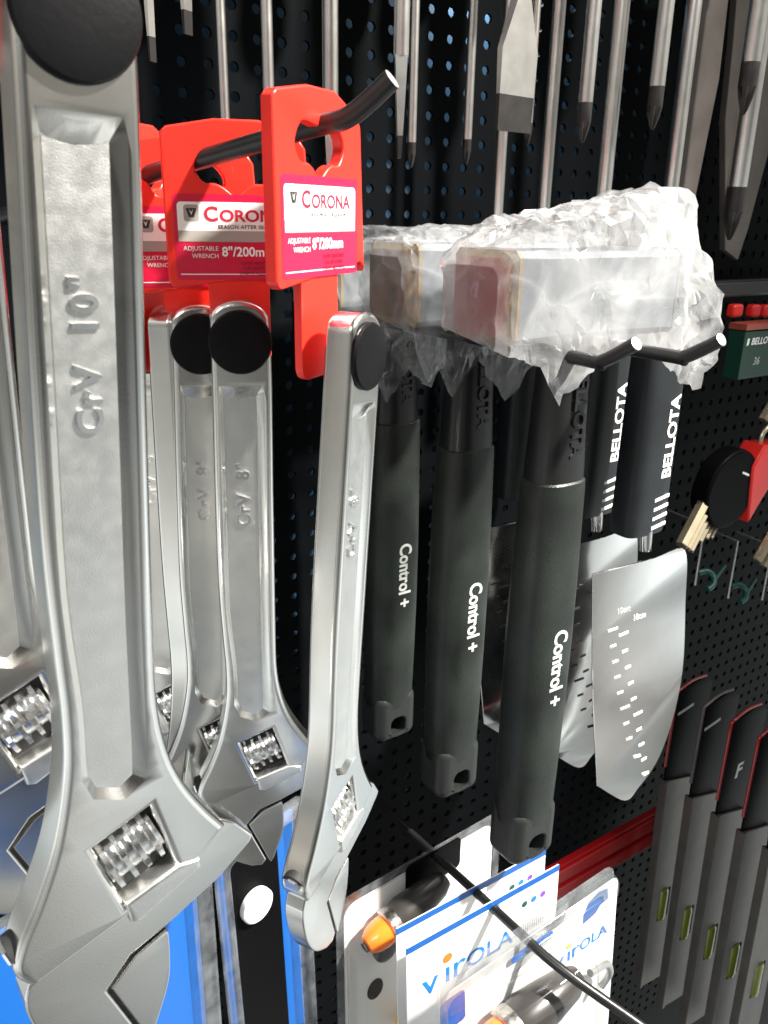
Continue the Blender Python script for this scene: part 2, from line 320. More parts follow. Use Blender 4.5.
W_LOW = [(-23.1, -225), (1.6, -216), (22, -208), (31.3, -199.5), (36.3, -202.9), (42.1, -210.0), (41.0, -212.2), (30.2, -220.6), (14, -228.8), (3.3, -233.1), (-3.9, -241.7), (5.6, -264.9), (3.5, -268.2)] + spline([(-2, -268), (-12, -262), (-20, -251), (-24.5, -238), (-25, -231)], 4)
W_MOV = [(13.9, -229.9), (4.6, -234.2), (-2.6, -241.7), (6.9, -265.2), (8.0, -267.0)] + spline([(9.6, -264.5), (14.1, -250.2), (14.9, -239.9), (14.6, -231.5)], 4)
def sc(P, k): return [(a*k, b*k) for a, b in P]
def make_wrench(loc, tw, lean, k, txt, label, size_text=None, group='adjustable wrenches hanging on the board', card=True, small=True, back=1.0, cscale=1.0, coff=(0, 0)):
    T = 6.4*k
    t = empty('adjustable_wrench', loc, (0, R_(lean), R_(tw)), label, 'wrench', group)
    body = plate('handle', sc(W_BODY, k), -T, T, M['chrome'], t, bev=2.3*k, seg=4, holes=[sc(W_WIN, k)], recess=[(sc(W_REC, k), sc(W_RECI, k), 2.0*k)])
    # sandy floor of the sunk panel
    fl = sc(inset(ccw(W_RECI), .15), k)
    plate('sunk_panel', fl, -T+1.93*k, -T+2.03*k, M['chrome_rough'], body, bev=.02, seg=1)
    plate('fixed_jaw', sc(W_LOW, k), -T*.74, T*.74, M['chrome'], t, bev=.9*k, seg=3)
    plate('movable_jaw', sc(W_MOV, k), -T*.735, T*.735, M['chrome'], t, bev=.5*k, seg=2)
    plate('jaw_gap_shade', sc([(13.9, -229.2), (-4, -241.7), (6.2, -266), (9, -266), (14, -250)], k), -T*.5, T*.5, M['gap_shade'], t, bev=.1)  # black filler painting the shade between the jaws
    # worm: knurled rings round an axis along the slide
    wc = Vector((5.4, 0, -199.6)); prof = []
    for i in range(4):
        h = -7.4+i*4.1
        tooth = lambda q, n, i=i: 9.0 if (q+2*i) % 7 > 1 else 7.6
        prof += [(6.3, h-.5), (6.4, h), (tooth, h+.4), (tooth, h+1.7), (6.4, h+2.2), (6.3, h+3.2)]
    V, F = lathe_geo([(r if callable(r) else r, h) for r, h in prof], 42, wc, UD)
    mk('worm', [(a*k, b*k*.86, c*k) for a, b, c in V], F, M['chrome_bright'], t, 12)
    plate('worm_window_shade', sc(inset(ccw(W_WIN), -.2), k), -1.0*k, 1.0*k, M['gap_shade'], t, bev=.05, seg=1)  # black sheet standing for the dark inside the window round the worm
    bs = [(1.6, -212.8), (17.2, -207.2), (23.6, -208.2), (24.0, -211.6), (5.6, -220.6), (3.0, -219.8)]
    plate('worm_seat', sc(bs, k), -T*1.12, T*1.12, M['chrome_rough'], t, bev=1.3*k, seg=3)
    e = Vector((-25.6, 0, -218.2)); 
    lathe('rail_hole_shade', [(5.2*k, -5*k), (5.2*k, .9*k)], M['gap_shade'], t, 24, e*k, -UD)  # black disc painting the dark of the hole, no real opening
    lathe('rail_end', [(4.2*k, -3*k), (4.2*k, 1.6*k), (3.6*k, 2.3*k)], M['chrome_bright'], t, 7, e*k, -UD, 20)
    cp = lathe('cap', [(11*k, 0), (12.7*k, .4*k), (12.9*k, 1.2*k), (12.3*k, 2.2*k), (10*k, 2.7*k), (3*k, 3.0*k)], M['cap'], t, 40, (0.5*k, -T+.2*k, 0), (0, -1, 0))
    text(txt, 8.2*k, M['chrome_bright'], body, 0, -T+1.9*k, -66*k, rot=90, ext=.8*k, spacing=1.15, bold=.18*k, name='raised_lettering')
    if card:
        y = T+back
        c = empty('hang_card', (coff[0]*.001, 0, coff[1]*.001), (0, R_(-lean), 0)); c.parent = t
        s = k/.805*cscale
        GX, GZ = 1.07*s, lambda z: z*s if z < 18 else (18+(z-18)*1.13)*s
        cs = lambda P: [(px_*GX, GZ(pz_)) for px_, pz_ in P]
        oc = [(-22.5, 62), (-20.5, 63.6), (-6, 66), (8, 66), (20.5, 61.2), (22.5, 58.5)]+[(22.5-2.5*math.cos(R_(a)), 18+2.5-2.5*math.sin(R_(a))) for a in (180, 210, 240, 270)]+[(-22.5+2.5-2.5*math.sin(R_(a)), 20.5-2.5*math.cos(R_(a))) for a in (0, 30, 60, 90)]
        hole = spline([(-12.5, 52.8), (-9.5, 57.2), (-5.5, 57.6), (0, 56.8), (5.5, 57.6), (9.5, 57.2), (12.5, 52.8), (10, 48.6), (6.5, 48.3), (3.6, 47.2), (0, 45.0), (-3.6, 47.2), (-6.5, 48.3), (-10, 48.6)], 3, True)
        bd = plate('card_body', cs(oc), y, y+4.2*s, M['red'], c, bev=.8*s, seg=3, holes=[cs(hole)])
        plate('stem', cs(rrect(-10, -10, 10, 24, 4)), y+.6*s, y+3.6*s, M['red'], c, bev=.7*s, seg=2)
        plate('crimson_panel', cs(rrect(-19.8, 20.4, 20.2, 45.2, 1.2)), y-.08, y+.1, M['label_red'], c, bev=.02, seg=1)
        if small:
            plate('white_panel', cs(rrect(-18.6, 31.6, 18.9, 43.0, 1.2)), y-.14, y, M['label_white'], c, bev=.02, seg=1)
            plate('grey_band', cs(rrect(-18.6, 31.6, 18.9, 34.8, .3)), y-.19, y, M['label_grey'], c, bev=.02, seg=1)
            plate('emblem', cs(rrect(-16.6, 37.4, -11.8, 42.2, .9)), y-.19, y, M['label_grey'], c, bev=.02, seg=1)
            plate('emblem_mark', cs([(-15.9, 41.2), (-12.5, 41.2), (-13.4, 38.6), (-15.0, 38.6)]), y-.23, y, M['ink_black'], c, bev=.02, seg=1)
            plate('emblem_mark', cs([(-14.9, 41), (-14.2, 40.0), (-13.5, 41), (-14.2, 39.2)]), y-.27, y, M['ink_white'], c, bev=.02, seg=1)
            yy = y-.22
            text('C', 6.6*s, M['ink_crimson'], c, -10.4*GX, yy, GZ(39.4), align='LEFT', bold=.16, xs=1.05)
            text('ORONA', 5.3*s, M['ink_crimson'], c, -5.4*GX, yy, GZ(39.0), align='LEFT', bold=.13, xs=1.14)
            text('SEASON AFTER SEASON', 1.75*s, M['ink_black'], c, -6.0*GX, yy, GZ(35.9), align='LEFT', bold=.02, spacing=1.12)
            text('ADJUSTABLE', 2.1*s, M['ink_white'], c, -6.2*GX, yy, GZ(29.6), align='RIGHT')
            text('WRENCH', 2.1*s, M['ink_white'], c, -6.2*GX, yy, GZ(27.4), align='RIGHT')
            text(size_text, 4.4*s, M['ink_white'], c, -5.2*GX, yy, GZ(28.6), align='LEFT', bold=.09, xs=.98)
            for q, ln in enumerate(('LLAVE AJUSTABLE', 'CLÉ AJUSTABLE', 'CHAVE AJUSTÁVEL')):
                text(ln, 1.6*s, M['ink_dark'], c, 6.5*GX, yy, GZ(25.4-1.55*q))
            plate('rule', cs([(-18.5, 21.9), (18.8, 21.9), (18.8, 22.2), (-18.5, 22.2)]), y-.14, y, M['ink_white'], c, bev=.01, seg=1)
    return t
K10, K8 = .947, .805
make_wrench(at(62, 15, .18), 4, 3.0, K10, 'CrV  10"', 'largest front adjustable wrench with raised 10 inch mark, cut by left and bottom edge', group='adjustable wrenches hanging on the board', small=False)
make_wrench(at(22, 715, .225)-Matrix.Rotation(R_(4), 3, 'Z') @ (Matrix.Rotation(R_(1.5), 3, 'Y') @ Vector((5.1, 0, -189)))*.001, 4, 1.5, K10, 'CrV  10"', 'adjustable wrench at left edge, mostly hidden behind the largest wrench', small=False, card=False)
SZ = "8''/200mm"
PA = at(352, 355, .218); PB = at(238, 340, .258); PC = at(198, 342, .279)
make_wrench(PA, 29, 6.0, K8, 'CrV  8"', 'bright adjustable wrench turned edge-on under the frontmost red card', SZ, back=5.5, coff=(0, 2.2))
make_wrench(PB, -21, .6, K8, 'CrV  8"', 'grey adjustable wrench facing the viewer under the middle red card', SZ, cscale=.94, coff=(1.6, -.6))
make_wrench(PC, -16, 1.5, K8, 'CrV  8"', 'adjustable wrench half hidden behind the one facing the viewer', SZ, cscale=.94, coff=(0, -1.5))
make_wrench(at(172, 343, .293), 40, 1.0, K8, 'CrV  8"', 'narrow edge-on adjustable wrench between the big wrench and the half hidden one', SZ)
make_wrench(at(140, 345, .325), -10, 1.0, K8, 'CrV  8"', 'rearmost adjustable wrench, a sliver beside the largest wrench', SZ)

def peg_hook(pts, r, label, group=None):
    """bent wire hook with a bare cut end; pts in metres, board end first"""
    t = empty('peg_hook', pts[0], (0, 0, 0), label, 'hook', group)
    L = [(Vector(p)-Vector(pts[0]))*1000 for p in pts]
    P = spline(L, 8)
    tube('wire', P, r, M['hook'], t, 18)
    d = (Vector(P[-1])-Vector(P[-2])).normalized()
    lathe('cut_end', [(r*.94, -.2), (r*.94, .12), (r*.7, .3)], M['cut'], t, 18, P[-1], d)
    plate('mounting_plate', rrect(-9, -14, 9, 14, 2), -2.2, -.3, M['hook'], t, bev=.4)
    return t
hx = at(312, 127, .232); h2 = at(205, 158, .268); tipb = at(350, 116, .222); tip = at(392, 79, .212)
print('hook', hx, h2, at(150, 170, .295))
dirn = (hx-h2); dirn /= dirn.y
b0 = hx-dirn*hx.y
peg_hook([b0, h2+(hx-h2)*.0, hx, tipb, tip], 3.0, 'black wire hook carrying the red wrench cards, tip bent up')

# ------------------------------------------------------------------ club hammers
def loft(name, rings, m, parent, ang=40, cap=True):
    V = [p for r in rings for p in r]; n = len(rings[0]); F = []
    for j in range(len(rings)-1):
        for i in range(n): F.append((j*n+i, j*n+(i+1) % n, (j+1)*n+(i+1) % n, (j+1)*n+i))
    if cap: F.append(tuple(range(n))[::-1]); F.append(tuple((len(rings)-1)*n+i for i in range(n)))
    return mk(name, V, F, m, parent, ang)
def sup(wx, wy, z, e=2.6, n=40, cx=0, cy=0):
    out = []
    for i in range(n):
        a = 2*math.pi*i/n; c, s_ = math.cos(a), math.sin(a)
        out.append((cx+wx/2*math.copysign(abs(c)**(2/e), c), cy+wy/2*math.copysign(abs(s_)**(2/e), s_), z))
    return out
def make_hammer(root, face, label):
    t = empty('club_hammer', root, (0, 0, 0), label, 'hammer', 'club hammers hung one behind another')
    def oct(x, ky, kz, c):
        y, z = 20*ky, 18.5*kz
        return [(x, -y+c, z), (x, y-c, z), (x, y, z-c), (x, y, -z+c), (x, y-c, -z), (x, -y+c, -z), (x, -y, -z+c), (x, -y, z-c)]
    loft('head', [oct(-48, .985, .985, 2.5), oct(-34, 1, 1, 3.2), oct(-22, .93, .96, 2.5), oct(22, .93, .96, 2.5), oct(34, 1, 1, 3.2), oct(48, .985, .985, 2.5)], M['steel_lacquer'], t, 25)
    for sgn in (-1, 1):
        loft('face_rim', [oct(47.5*sgn, 1.0, 1.0, 2.6), oct(49*sgn, 1.0, 1.0, 2.8), oct(52*sgn, .80, .84, 3)], M['rim'] if sgn < 0 else M['steel_lacquer'], t, 20)
        loft('striking_face', [oct(51.9*sgn, .79, .83, 3), oct(52.5*sgn, .77, .81, 3)], face if sgn < 0 else M['steel_lacquer'], t, 20)
    loft('neck', [sup(23, 19, -14), sup(25, 20, -30), sup(27, 21, -60), sup(29, 23, -80), sup(29.5, 23.5, -90)], M['neck'], t)
    loft('grip', [sup(29, 23, -85.5), sup(31, 25, -86.5), sup(31.5, 25.5, -90), sup(33.2, 27, -130), sup(34.2, 27.6, -170), sup(34.2, 27.4, -210), sup(33.2, 26.6, -250), sup(32, 25.6, -281), sup(31, 24.6, -282.2)], M['grip'], t)
    g = rrect(-15.8, -307, 15.8, -270, 7, 6)
    plate('grip_end', g, -12.6, 12.6, M['grip_end'], t, bev=7, seg=5, holes=[rrect(-5.4, -302, 6.2, -289, 4.2, 4)], hbev=1.2)
    text('Control +', 12.4, M['print_grey'], t, 1.0, -13.85, -184, rot=-90, ext=.12, bold=.30, xs=.86)
    text('BELLOTA', 10.5, M['neck'], t, 1.5, -10.9, -52, rot=-90, ext=.7, bold=.25, xs=1.0, name='raised_lettering')
    return t
HB = at(540, 600, .255)+Vector((14.8, 13, 141.6))*.001
H = [HB, HB+Vector((0, .066, 0)), HB+Vector((0, .134, 0))]
make_hammer(H[0], M['face_red'], 'front club hammer, faded red head face seen through clear plastic bag')
make_hammer(H[1], M['face_brown'], 'middle club hammer with worn brown and ochre head face')
make_hammer(H[2], M['face_brown'], 'rear club hammer beside the bright wrench, its head hidden behind red card')

# crumpled bags over the hammer heads
def pw(tab, x):
    for (a, b), (c, d) in zip(tab, tab[1:]):
        if x <= c: return b+(d-b)*max(0, (x-a)/(c-a))
    return tab[-1][1]
def crink(p, seed):
    q = Vector((p[0]+seed*91, p[1], p[2])); q = q+noise.noise_vector(q/25)*5
    a = noise.voronoi(Vector((q.x/26, q.y/17, q.z/17)))[0]; b = noise.voronoi(Vector((q.x/9, q.y/12, q.z/12))+Vector((7, 3, 1)))[0]
    return (.35-min(.7, a[1]-a[0]))*7.0+(.3-min(.6, b[1]-b[0]))*2.6+noise.noise(q/34)*3.0
def bag(root, x0, x1, top, bot, hw, label, m, seed=1, amp=1.0, nx=52):
    nv = 36; V = []; F = []; rings = []
    xs = [x0]*9+[x0+(x1-x0)*i/nx for i in range(nx+1)]
    for q, x in enumerate(xs):
        zt = pw(top, x); zb = pw(bot, x); w_ = pw(hw, x); k = 1.0
        if q < 9: k = .12+.88*q/9
        prof = [(-w_*1.02, zb), (-w_, zb*.5+zt*.5), (-w_*.98, zt-4), (-w_*.55, zt), (w_*.55, zt), (w_*.98, zt-4), (w_, zb*.5+zt*.5), (w_*.95, zb*.72)]
        if q < 9: prof = [(y*k, (z-2)*k+2) for y, z in prof]
        d = [0]
        for a, b in zip(prof, prof[1:]): d.append(d[-1]+math.hypot(b[0]-a[0], b[1]-a[1]))
        r = []
        for j in range(nv+1):
            s_ = d[-1]*j/nv; i = max(ii for ii in range(len(prof)-1) if d[ii] <= s_+1e-9); f_ = (s_-d[i])/max(1e-6, d[i+1]-d[i])
            y = prof[i][0]+(prof[i+1][0]-prof[i][0])*f_; z = prof[i][1]+(prof[i+1][1]-prof[i][1])*f_
            n = Vector((-1.2 if q < 9 else 0, y, z*.7)); n = n.normalized() if n.length > .01 else Vector((-1, 0, 0))
            inside = abs(x) < 53 and abs(y) > 10 and abs(z) < 17
            c = crink((x, y, z), seed)*amp
            if inside: c = c*.35+.6
            e = noise.noise(Vector((x/11, z/11, seed*5.0)))*2.2 if (j < 6 or q > len(xs)-8) else 0
            p = Vector((x+e+(noise.noise(Vector((y/9, z/9, seed)))*5 if q > len(xs)-14 else 0), y, z+e*.6))+n*c
            if 9 <= q < len(xs)-1: p += Vector((random.uniform(-1, 1), 0, random.uniform(-.8, .8)))
            r.append(len(V)); V.append(tuple(p))
        rings.append(r)
    for a, b in zip(rings, rings[1:]):
        for j in range(nv): F.extend(((a[j], a[j+1], b[j+1]), (a[j], b[j+1], b[j])) if random.random() < .5 else ((a[j], a[j+1], b[j]), (a[j+1], b[j+1], b[j])))
    for a, b in zip(rings[:9], rings[1:10]): F.append((a[nv], a[0], b[0], b[nv]))
    F.append(tuple(rings[0]))
    o = mk('plastic_bag', V, F, m, None, 14, recalc=False); o.location = root
    tag(o, label, 'plastic bag', 'clear bags on the hammer heads'); return o
bag(H[0], -54.5, 104, [(-55, 20.5), (-50, 23), (-36, 29), (-8, 32), (45, 43), (52, 43), (62, 30), (75, 17), (86, 12), (104, -14)],
    [(-55, -20), (-44, -25), (-36, -27), (-24, -42), (-17, -35), (0, -24), (32, -25), (48, -34), (64, -40), (88, -50), (104, -38)],
    [(-55, 21.3), (52, 21.3), (66, 12), (104, 7)], 'crumpled clear plastic bag over front hammer head, bright white', M['film'], 1)
bag(H[1], -54, 90, [(-54, 20), (-30, 24), (90, 22)], [(-54, -20), (-46, -44), (-38, -36), (-30, -52), (-14, -34), (6, -56), (30, -40), (90, -30)],
    [(-55, 21.3), (52, 21.3), (90, 8)], 'grey clear plastic bag hanging from middle hammer head, behind the front one', M['film_thin'], 2, .8, 46)
bag(H[2], -54, 80, [(-54, 20), (-30, 24), (80, 22)], [(-54, -22), (-48, -60), (-34, -40), (-22, -66), (-8, -50), (10, -62), (30, -38), (80, -30)],
    [(-55, 21.3), (52, 21.3), (80, 8)], 'dim clear plastic bag on rear hammer, crumpled beside the black cap of bright wrench', M['film_thin'], 3, .8, 46)

# two-pronged hook under the hammer heads
hk = empty('hammer_hook', (HB.x, 0, HB.z-.022), (0, 0, 0), 'black double prong hook holding the hammer heads, both tips bent up', 'hook')
for x, tipd in ((-20, .212), (20, .203)):
    ye = (CAM.y+tipd)*1000
    P = spline([(x, 0, -4), (x, ye*.5, -2.5), (x, ye+26, -1.8), (x, ye+16, -1.2), (x+.4, ye, 8)], 8)
    w_ = tube('prong', P, 2.9, M['hook'], hk, 18); d = (Vector(P[-1])-Vector(P[-2])).normalized()
    lathe('cut_end', [(2.7, -.2), (2.7, .1), (2.2, .3)], M['cut'], w_, 18, P[-1], d)
plate('mounting_plate', rrect(-30, -16, 30, 12, 3), -2.4, -.3, M['hook'], hk, bev=.4)

# ------------------------------------------------------------------ graduated trowels
TO = at(660, 460, .33)+Vector((0, .012, 0))
BL_PX = [(588, 572), (628, 555), (670, 545), (673, 600), (672, 660), (662, 705), (645, 750), (628, 780), (617, 796), (597, 786), (592, 700), (590, 640)]
BL = []
for x, y in BL_PX:
    p = (at(x, y, .338-.027*(y-560)/230)-TO)*1000; BL.append((p.x, p.z/math.cos(R_(7.4))))
def make_trowel(root, label, mark):
    t = empty('trowel', root, (0, 0, 0), label, 'trowel', 'graduated trowels hung one behind another')
    loft('handle', [sup(30, 20, 96, 3.4, cx=1), sup(35, 23, 92, 3.4, cx=1), sup(37, 24, 50, 3.6, cx=1), sup(38, 24, 0, 3.6, cx=1), sup(39, 24, -45, 3.6, cx=1), sup(37, 22, -53, 3.6, cx=1), sup(33, 18, -54, 3.6, cx=1)], M['trowel_handle'], t)
    text('BELLOTA', 12.0, M['ink_white'], t, 8.5, -12.2, 14, rot=90, ext=.06, bold=.35, xs=1.12)
    for i in range(4): plate('stripe', [(0.5, -29.5-i*6.6), (14.5, -27.5-i*6.6), (14.5, -25.3-i*6.6), (.5, -27.3-i*6.6)], -12.25, -11.5, M['ink_white'], t, bev=.05, seg=1)
    b = empty('blade', (0, 0, 0), (R_(-7.4), 0, 0)); b.parent = t
    out = spline(BL[:10], 6)+BL[10:]
    # slightly dished steel sheet
    V, F = plate_geo(out, -.6, .6, .15, 1)
    bmv = [(x, y-10*math.sin((x+50)/105*math.pi), z) for x, y, z in V]
    mk('blade_sheet', bmv, F, M['blade'], b, 40)
    lathe('tang', [(5, 0), (4, -18)], M['blade'], b, 14, (2, 0, -48), (0, 0, 1))
    for i in range(10):
        z = -118-i*12.4; x = -31+i*2.6; yy = -.60-10*math.sin((x+3+50)/105*math.pi)
        plate('graduation', [(x, z), (x+(9 if i % 5 == 0 else 5.5), z+.3), (x+(9 if i % 5 == 0 else 5.5), z+2.0), (x, z+1.7)], yy-.12, yy+.5, mark, b, bev=.02, seg=1)
    text('10cm', 6, mark, b, -14, -9.15, -107, ext=.25)
    return t
make_trowel(TO, 'front trowel with mirror-bright pointed blade and printed black handle', M['ink_white'])
make_trowel(TO+Vector((0, .044, .0)), 'second trowel, its handle print just right of the front hammer', M['ink_black'])
make_trowel(TO+Vector((-.018, .100, .0)), 'rear trowel, blade tip showing between front and middle hammers', M['ink_black'])

# ------------------------------------------------------------------ screwdrivers
def screwdriver(px, py, D, wpx, kind, label, col_='handle_black', blade=None, turn=0):
    tipp = at(px, py, D); dep = (tipp-CAM).dot(fwd); r = wpx*dep/FPX/2*1000
    top = at(px, 0, D); Ltot = max((top.z-tipp.z)*1000+45, 110)
    t = empty('screwdriver', tipp, (0, 0, R_(turn)), label, 'screwdriver', 'screwdrivers hanging tip down')
    if kind == 'phillips':
        tl = r*5.2
        lathe('shaft', [(r*.97, tl), (r, tl+.6), (r, Ltot)], M['shaft'], t, 24)
        def fl(q, n): return 1
        prof = [(r*.16, 0), (r*.42, r*.5), (r*.78, r*1.7), (r*.99, r*2.8), (r*1.0, tl)]
        n = 24; rr = [[(p*(1 - (.55 if (i % 6 in (2, 3, 4)) and h < r*2.6 else 0)), h) for i in range(n)] for p, h in prof]
        loft('tip', [[(a*math.cos(2*math.pi*i/n), a*math.sin(2*math.pi*i/n), h) for i, (a, h) in enumerate(ring)] for ring in rr], M['tip'], t, 30)
    else:
        bw = blade or r*1.15; L1 = 26 if not blade else 46
        lathe('shaft', [(r*.95, L1+14), (r, L1+15), (r, Ltot)], M['shaft'], t, 24)
        def rect(x, y, z): return [(-x, -y, z), (x, -y, z), (x, y, z), (-x, y, z)]
        th = r*.22; tz = L1*.34
        k = th+(r*.75-th)*tz/(L1+14)
        loft('blade', [rect(bw, k, tz), rect(bw*1.02, r*.5, L1*.75), rect(r*.85, r*.8, L1+14.5)], M['shaft'], t, 25)
        loft('tip', [rect(bw*.97, th, 0), rect(bw*1.0, k, tz)], M['tip'], t, 25)
    lathe('grip', [(r*1.2, Ltot-4), (8, Ltot), (11, Ltot+8), (12, Ltot+20), (10.5, Ltot+32), (13.5, Ltot+50), (14, Ltot+85), (11, Ltot+98)], M[col_], t, 18)
    return t
SD = [(153, 62, .36, 8, 'flat', 'thin flat screwdriver tip just right of the big black cap', None, 30),
      (188, 35, .37, 11, 'flat', 'short visible flat screwdriver tip above the red cards', None, 30),
      (229, 215, .42, 10, 'round', 'dim screwdriver shaft behind the middle red card', None, 0),
      (272, 215, .41, 11, 'round', 'screwdriver shaft behind left edge of the frontmost red card', None, 0),
      (331, 215, .36, 15, 'flat', 'bright screwdriver shaft passing behind the hole of frontmost red card', None, 60),
      (399, 158, .33, 15, 'flat', 'bright flat screwdriver just behind the upturned hook tip', None, 60),
      (411, 168, .40, 9, 'phillips', 'dim thin screwdriver close right of the one behind the hook tip', None, 0),
      (466, 165, .41, 9, 'phillips', 'thin cross-tip screwdriver standing alone between two bare hole columns', None, 0),
      (493, 285, .42, 11, 'round', 'long dim screwdriver shaft left of the wide flat blade', None, 0),
      (513, 132, .33, 13, 'flat', 'screwdriver with the widest flat pale blade and dark tip', 12.5, 8),
      (527, 146, .40, 8, 'phillips', 'thin screwdriver peeking out behind the wide flat blade', None, 0),
      (538, 285, .41, 12, 'round', 'long dim shaft right of the wide flat blade', None, 0),
      (582, 143, .35, 14, 'phillips', 'cross-tip screwdriver left of the longer bright shaft, above white bag', None, 20),
      (593, 300, .38, 14, 'round', 'long bright screwdriver shaft ending behind the middle of white bag', None, 0),
      (652, 130, .36, 15, 'phillips', 'cross-tip screwdriver in front of the long shaft near white bag corner', None, 20),
      (657, 300, .38, 14, 'round', 'long bright screwdriver shaft ending behind top right corner of white bag', None, 0),
      (743, 115, .36, 18, 'phillips', 'upper thick cross-tip screwdriver at top right', None, 20),
      (729, 240, .39, 19, 'phillips', 'lower thick cross-tip screwdriver behind the upper one at right', None, 20)]
for px, py, D, w_, kind, lab, bl, tn in SD:
    screwdriver(px, py, D, w_, 'flat' if kind == 'round' else kind, lab, 'handle_red' if len(lab) % 2 else 'handle_black', bl, tn)
def flat_bar(P, D, label):
    Q = [at(x, y, D) for x, y in P]; o = Q[0]
    t = plate('flat_bar', [((q.x-o.x)*1000, (q.z-o.z)*1000) for q in Q], -3, 3, M['bar_grey'], None, bev=1); t.location = o
    tag(t, label, 'bar', 'dark flat bars behind the screwdrivers')
flat_bar([(694, -60), (732, -60), (716, 80), (692, 200), (690, 260), (668, 260), (672, 180), (688, 60)], .43, 'wide dark brown-grey tapering bar right of the long bright shaft')
flat_bar([(738, -60), (800, -60), (790, 60), (745, 230), (735, 260), (722, 250), (722, 120), (730, 40)], .44, 'broad dark bar behind the two thick cross-tip screwdrivers')

# ------------------------------------------------------------------ right side: rail, green carton, hex keys, label holders
def rail(name, x0, x1, y, z0, z1, m, label, cat='rail', lips=()):
    t = empty(name, ((x0+x1)/2, y, z0), (0, 0, 0), label, cat); hw = (x1-x0)*500; h = (z1-z0)*1000
    plate('rail_body', [(-hw, 0), (hw, 0), (hw, h), (-hw, h)], 0, 8, m, t, bev=1)
    for a, b in lips: plate('rail_lip', [(-hw, a*h), (hw, a*h), (hw, b*h), (-hw, b*h)], -5, 1, m, t, bev=1.2, seg=3)
    return t
rail('price_rail', .31, .69, -.030, .855, .892, M['rail_red'], 'red double ridged rail on the board behind the white packs', lips=((.0, .38), (.58, .98)))
rail('shelf_rail', .58, 1.1, -.03, 1.436, 1.450, M['rail_black'], 'black horizontal rail at right edge above the green carton', lips=((.1, .9),))
g = empty('green_carton', at(738, 380, .41), (0, 0, 0), 'dark green printed carton at right edge below the black rail', 'carton')
plate('carton_body', [(0, 0), (90, 0), (90, 38), (0, 40)], 0, 16, M['card_green'], g, bev=1)
plate('top_band', [(-.3, 41), (90.3, 40), (90.3, 45), (-.3, 46)], -.6, 16.6, mat('rust_band', (.25, .05, .03), .4), g, bev=.5)
text('BELLOTA', 8, M['ink_white'], g, 10, -.12, 31, align='LEFT', shear=.2, bold=.1)
plate('emblem', [(4, 28), (7, 29), (7, 34), (5, 34)], -.1, .1, M['ink_white'], g, bev=.02)
text('36', 9, M['ink_grey'], g, 17, -.12, 14, align='LEFT', shear=.2, bold=.1)
for i, px in enumerate((733, 752, 764)):
    t = plate('red_clip', rrect(0, 0, 14-i*2, 11, 3), 0, 8, M['red_plastic'], None, bev=2, seg=3); t.location = at(px, 318, .43)
    tag(t, ('small red clip touching the bag edge below the black rail', 'second small red clip above the green carton', 'red clip at right edge above the green carton')[i], 'clip', 'red clips under the black rail')
def hexkeys(root, label, n=6, sc_=1.0):
    t = empty('hex_key_set', root, (0, 0, 0), label, 'hex keys')
    ud = Vector((-.72, -.15, -.69)).normalized(); side = Vector((.72, .1, -.66)).normalized()
    body = [(-34, 8), (-22, 34), (6, 44), (30, 30), (36, 2), (18, -22), (-6, -26), (-26, -14)]
    plate('holder', sc(spline(body, 4, True), sc_), -9, 9, M['card_black'], t, bev=3, seg=3)
    plate('red_grip', sc([(22, 26), (34, 44), (70, 40), (66, 18), (44, -8), (30, -26), (26, -6)], sc_), -11, 11, M['red_plastic'], t, bev=2, seg=3)
    plate('holder_mark', [(10, 22), (20, 18), (20, 20), (10, 24)], -9.4, -8.8, M['ink_white'], t, bev=.05)
    for i in range(n):
        r = (5.6, 5.0, 4.0, 3.2, 2.6, 2.1)[i]; L = (48, 46, 44, 30, 22, 17)[i]; o = Vector((-26, -2, 4))+side*(i*8.5)
        lathe('hex_key', [(r, -10), (r, L), (r*.85, L+.6)], M['brass'], t, 6, o*sc_, ud, 20)
    ring = [(52+14*math.cos(a), -3, 46+12*math.sin(a)) for a in [2*math.pi*i/24 for i in range(25)]]
    tube('key_ring', ring, 2.2, M['brass'], t, 10)
hexkeys(at(722, 497, .40), 'folding hex key set with red and black holder, at right')
t = empty('hex_key_bundle', at(768, 545, .385), (0, 0, 0), 'pair of pale hex keys at right edge below the red holder', 'hex keys')
for i in range(2): lathe('hex_key', [(5, -30), (5, 22), (4.4, 23)], M['brass'], t, 6, (12*i, 0, 6-8*i), (-.6, 0, -.8), 20)
t = empty('hex_key_bundle', at(770, 408, .41), (0, 0, 0), 'single pale hex key tip at right edge under the green carton', 'hex keys')
lathe('hex_key', [(5, -30), (5, 12), (4.4, 13)], M['brass'], t, 6, (0, 0, 0), (-.6, 0, -.8), 20)
for i, (px, py) in enumerate(((695, 585), (728, 598), (762, 600))):
    p = at(px, py, .42)
    t = empty('label_hook', p, (0, 0, 0), ('thin wire hook with teal holder nearest the bright blade', 'middle thin wire hook with teal holder below the hex keys', 'thin wire hook with grey holder at right edge')[i], 'hook', 'wire hooks with label holders')
    tube('wire', [(0, 0, 0), (0, 0, 60), (0, 40, 62)], 1.0, M['cut'], t, 8)
    tube('holder_loop', spline([(2, 0, 12), (10, -3, 13), (14, -8, 9), (10, -12, 3), (2, -12, 0)], 5), 2.8, M['teal'] if i < 2 else M['level_grey'], t, 10)
    tube('holder_arm', spline([(3, -12, 0), (22, -8, 9), (42, 0, 10)], 5), 1.8, M['teal'] if i < 2 else M['level_grey'], t, 10)

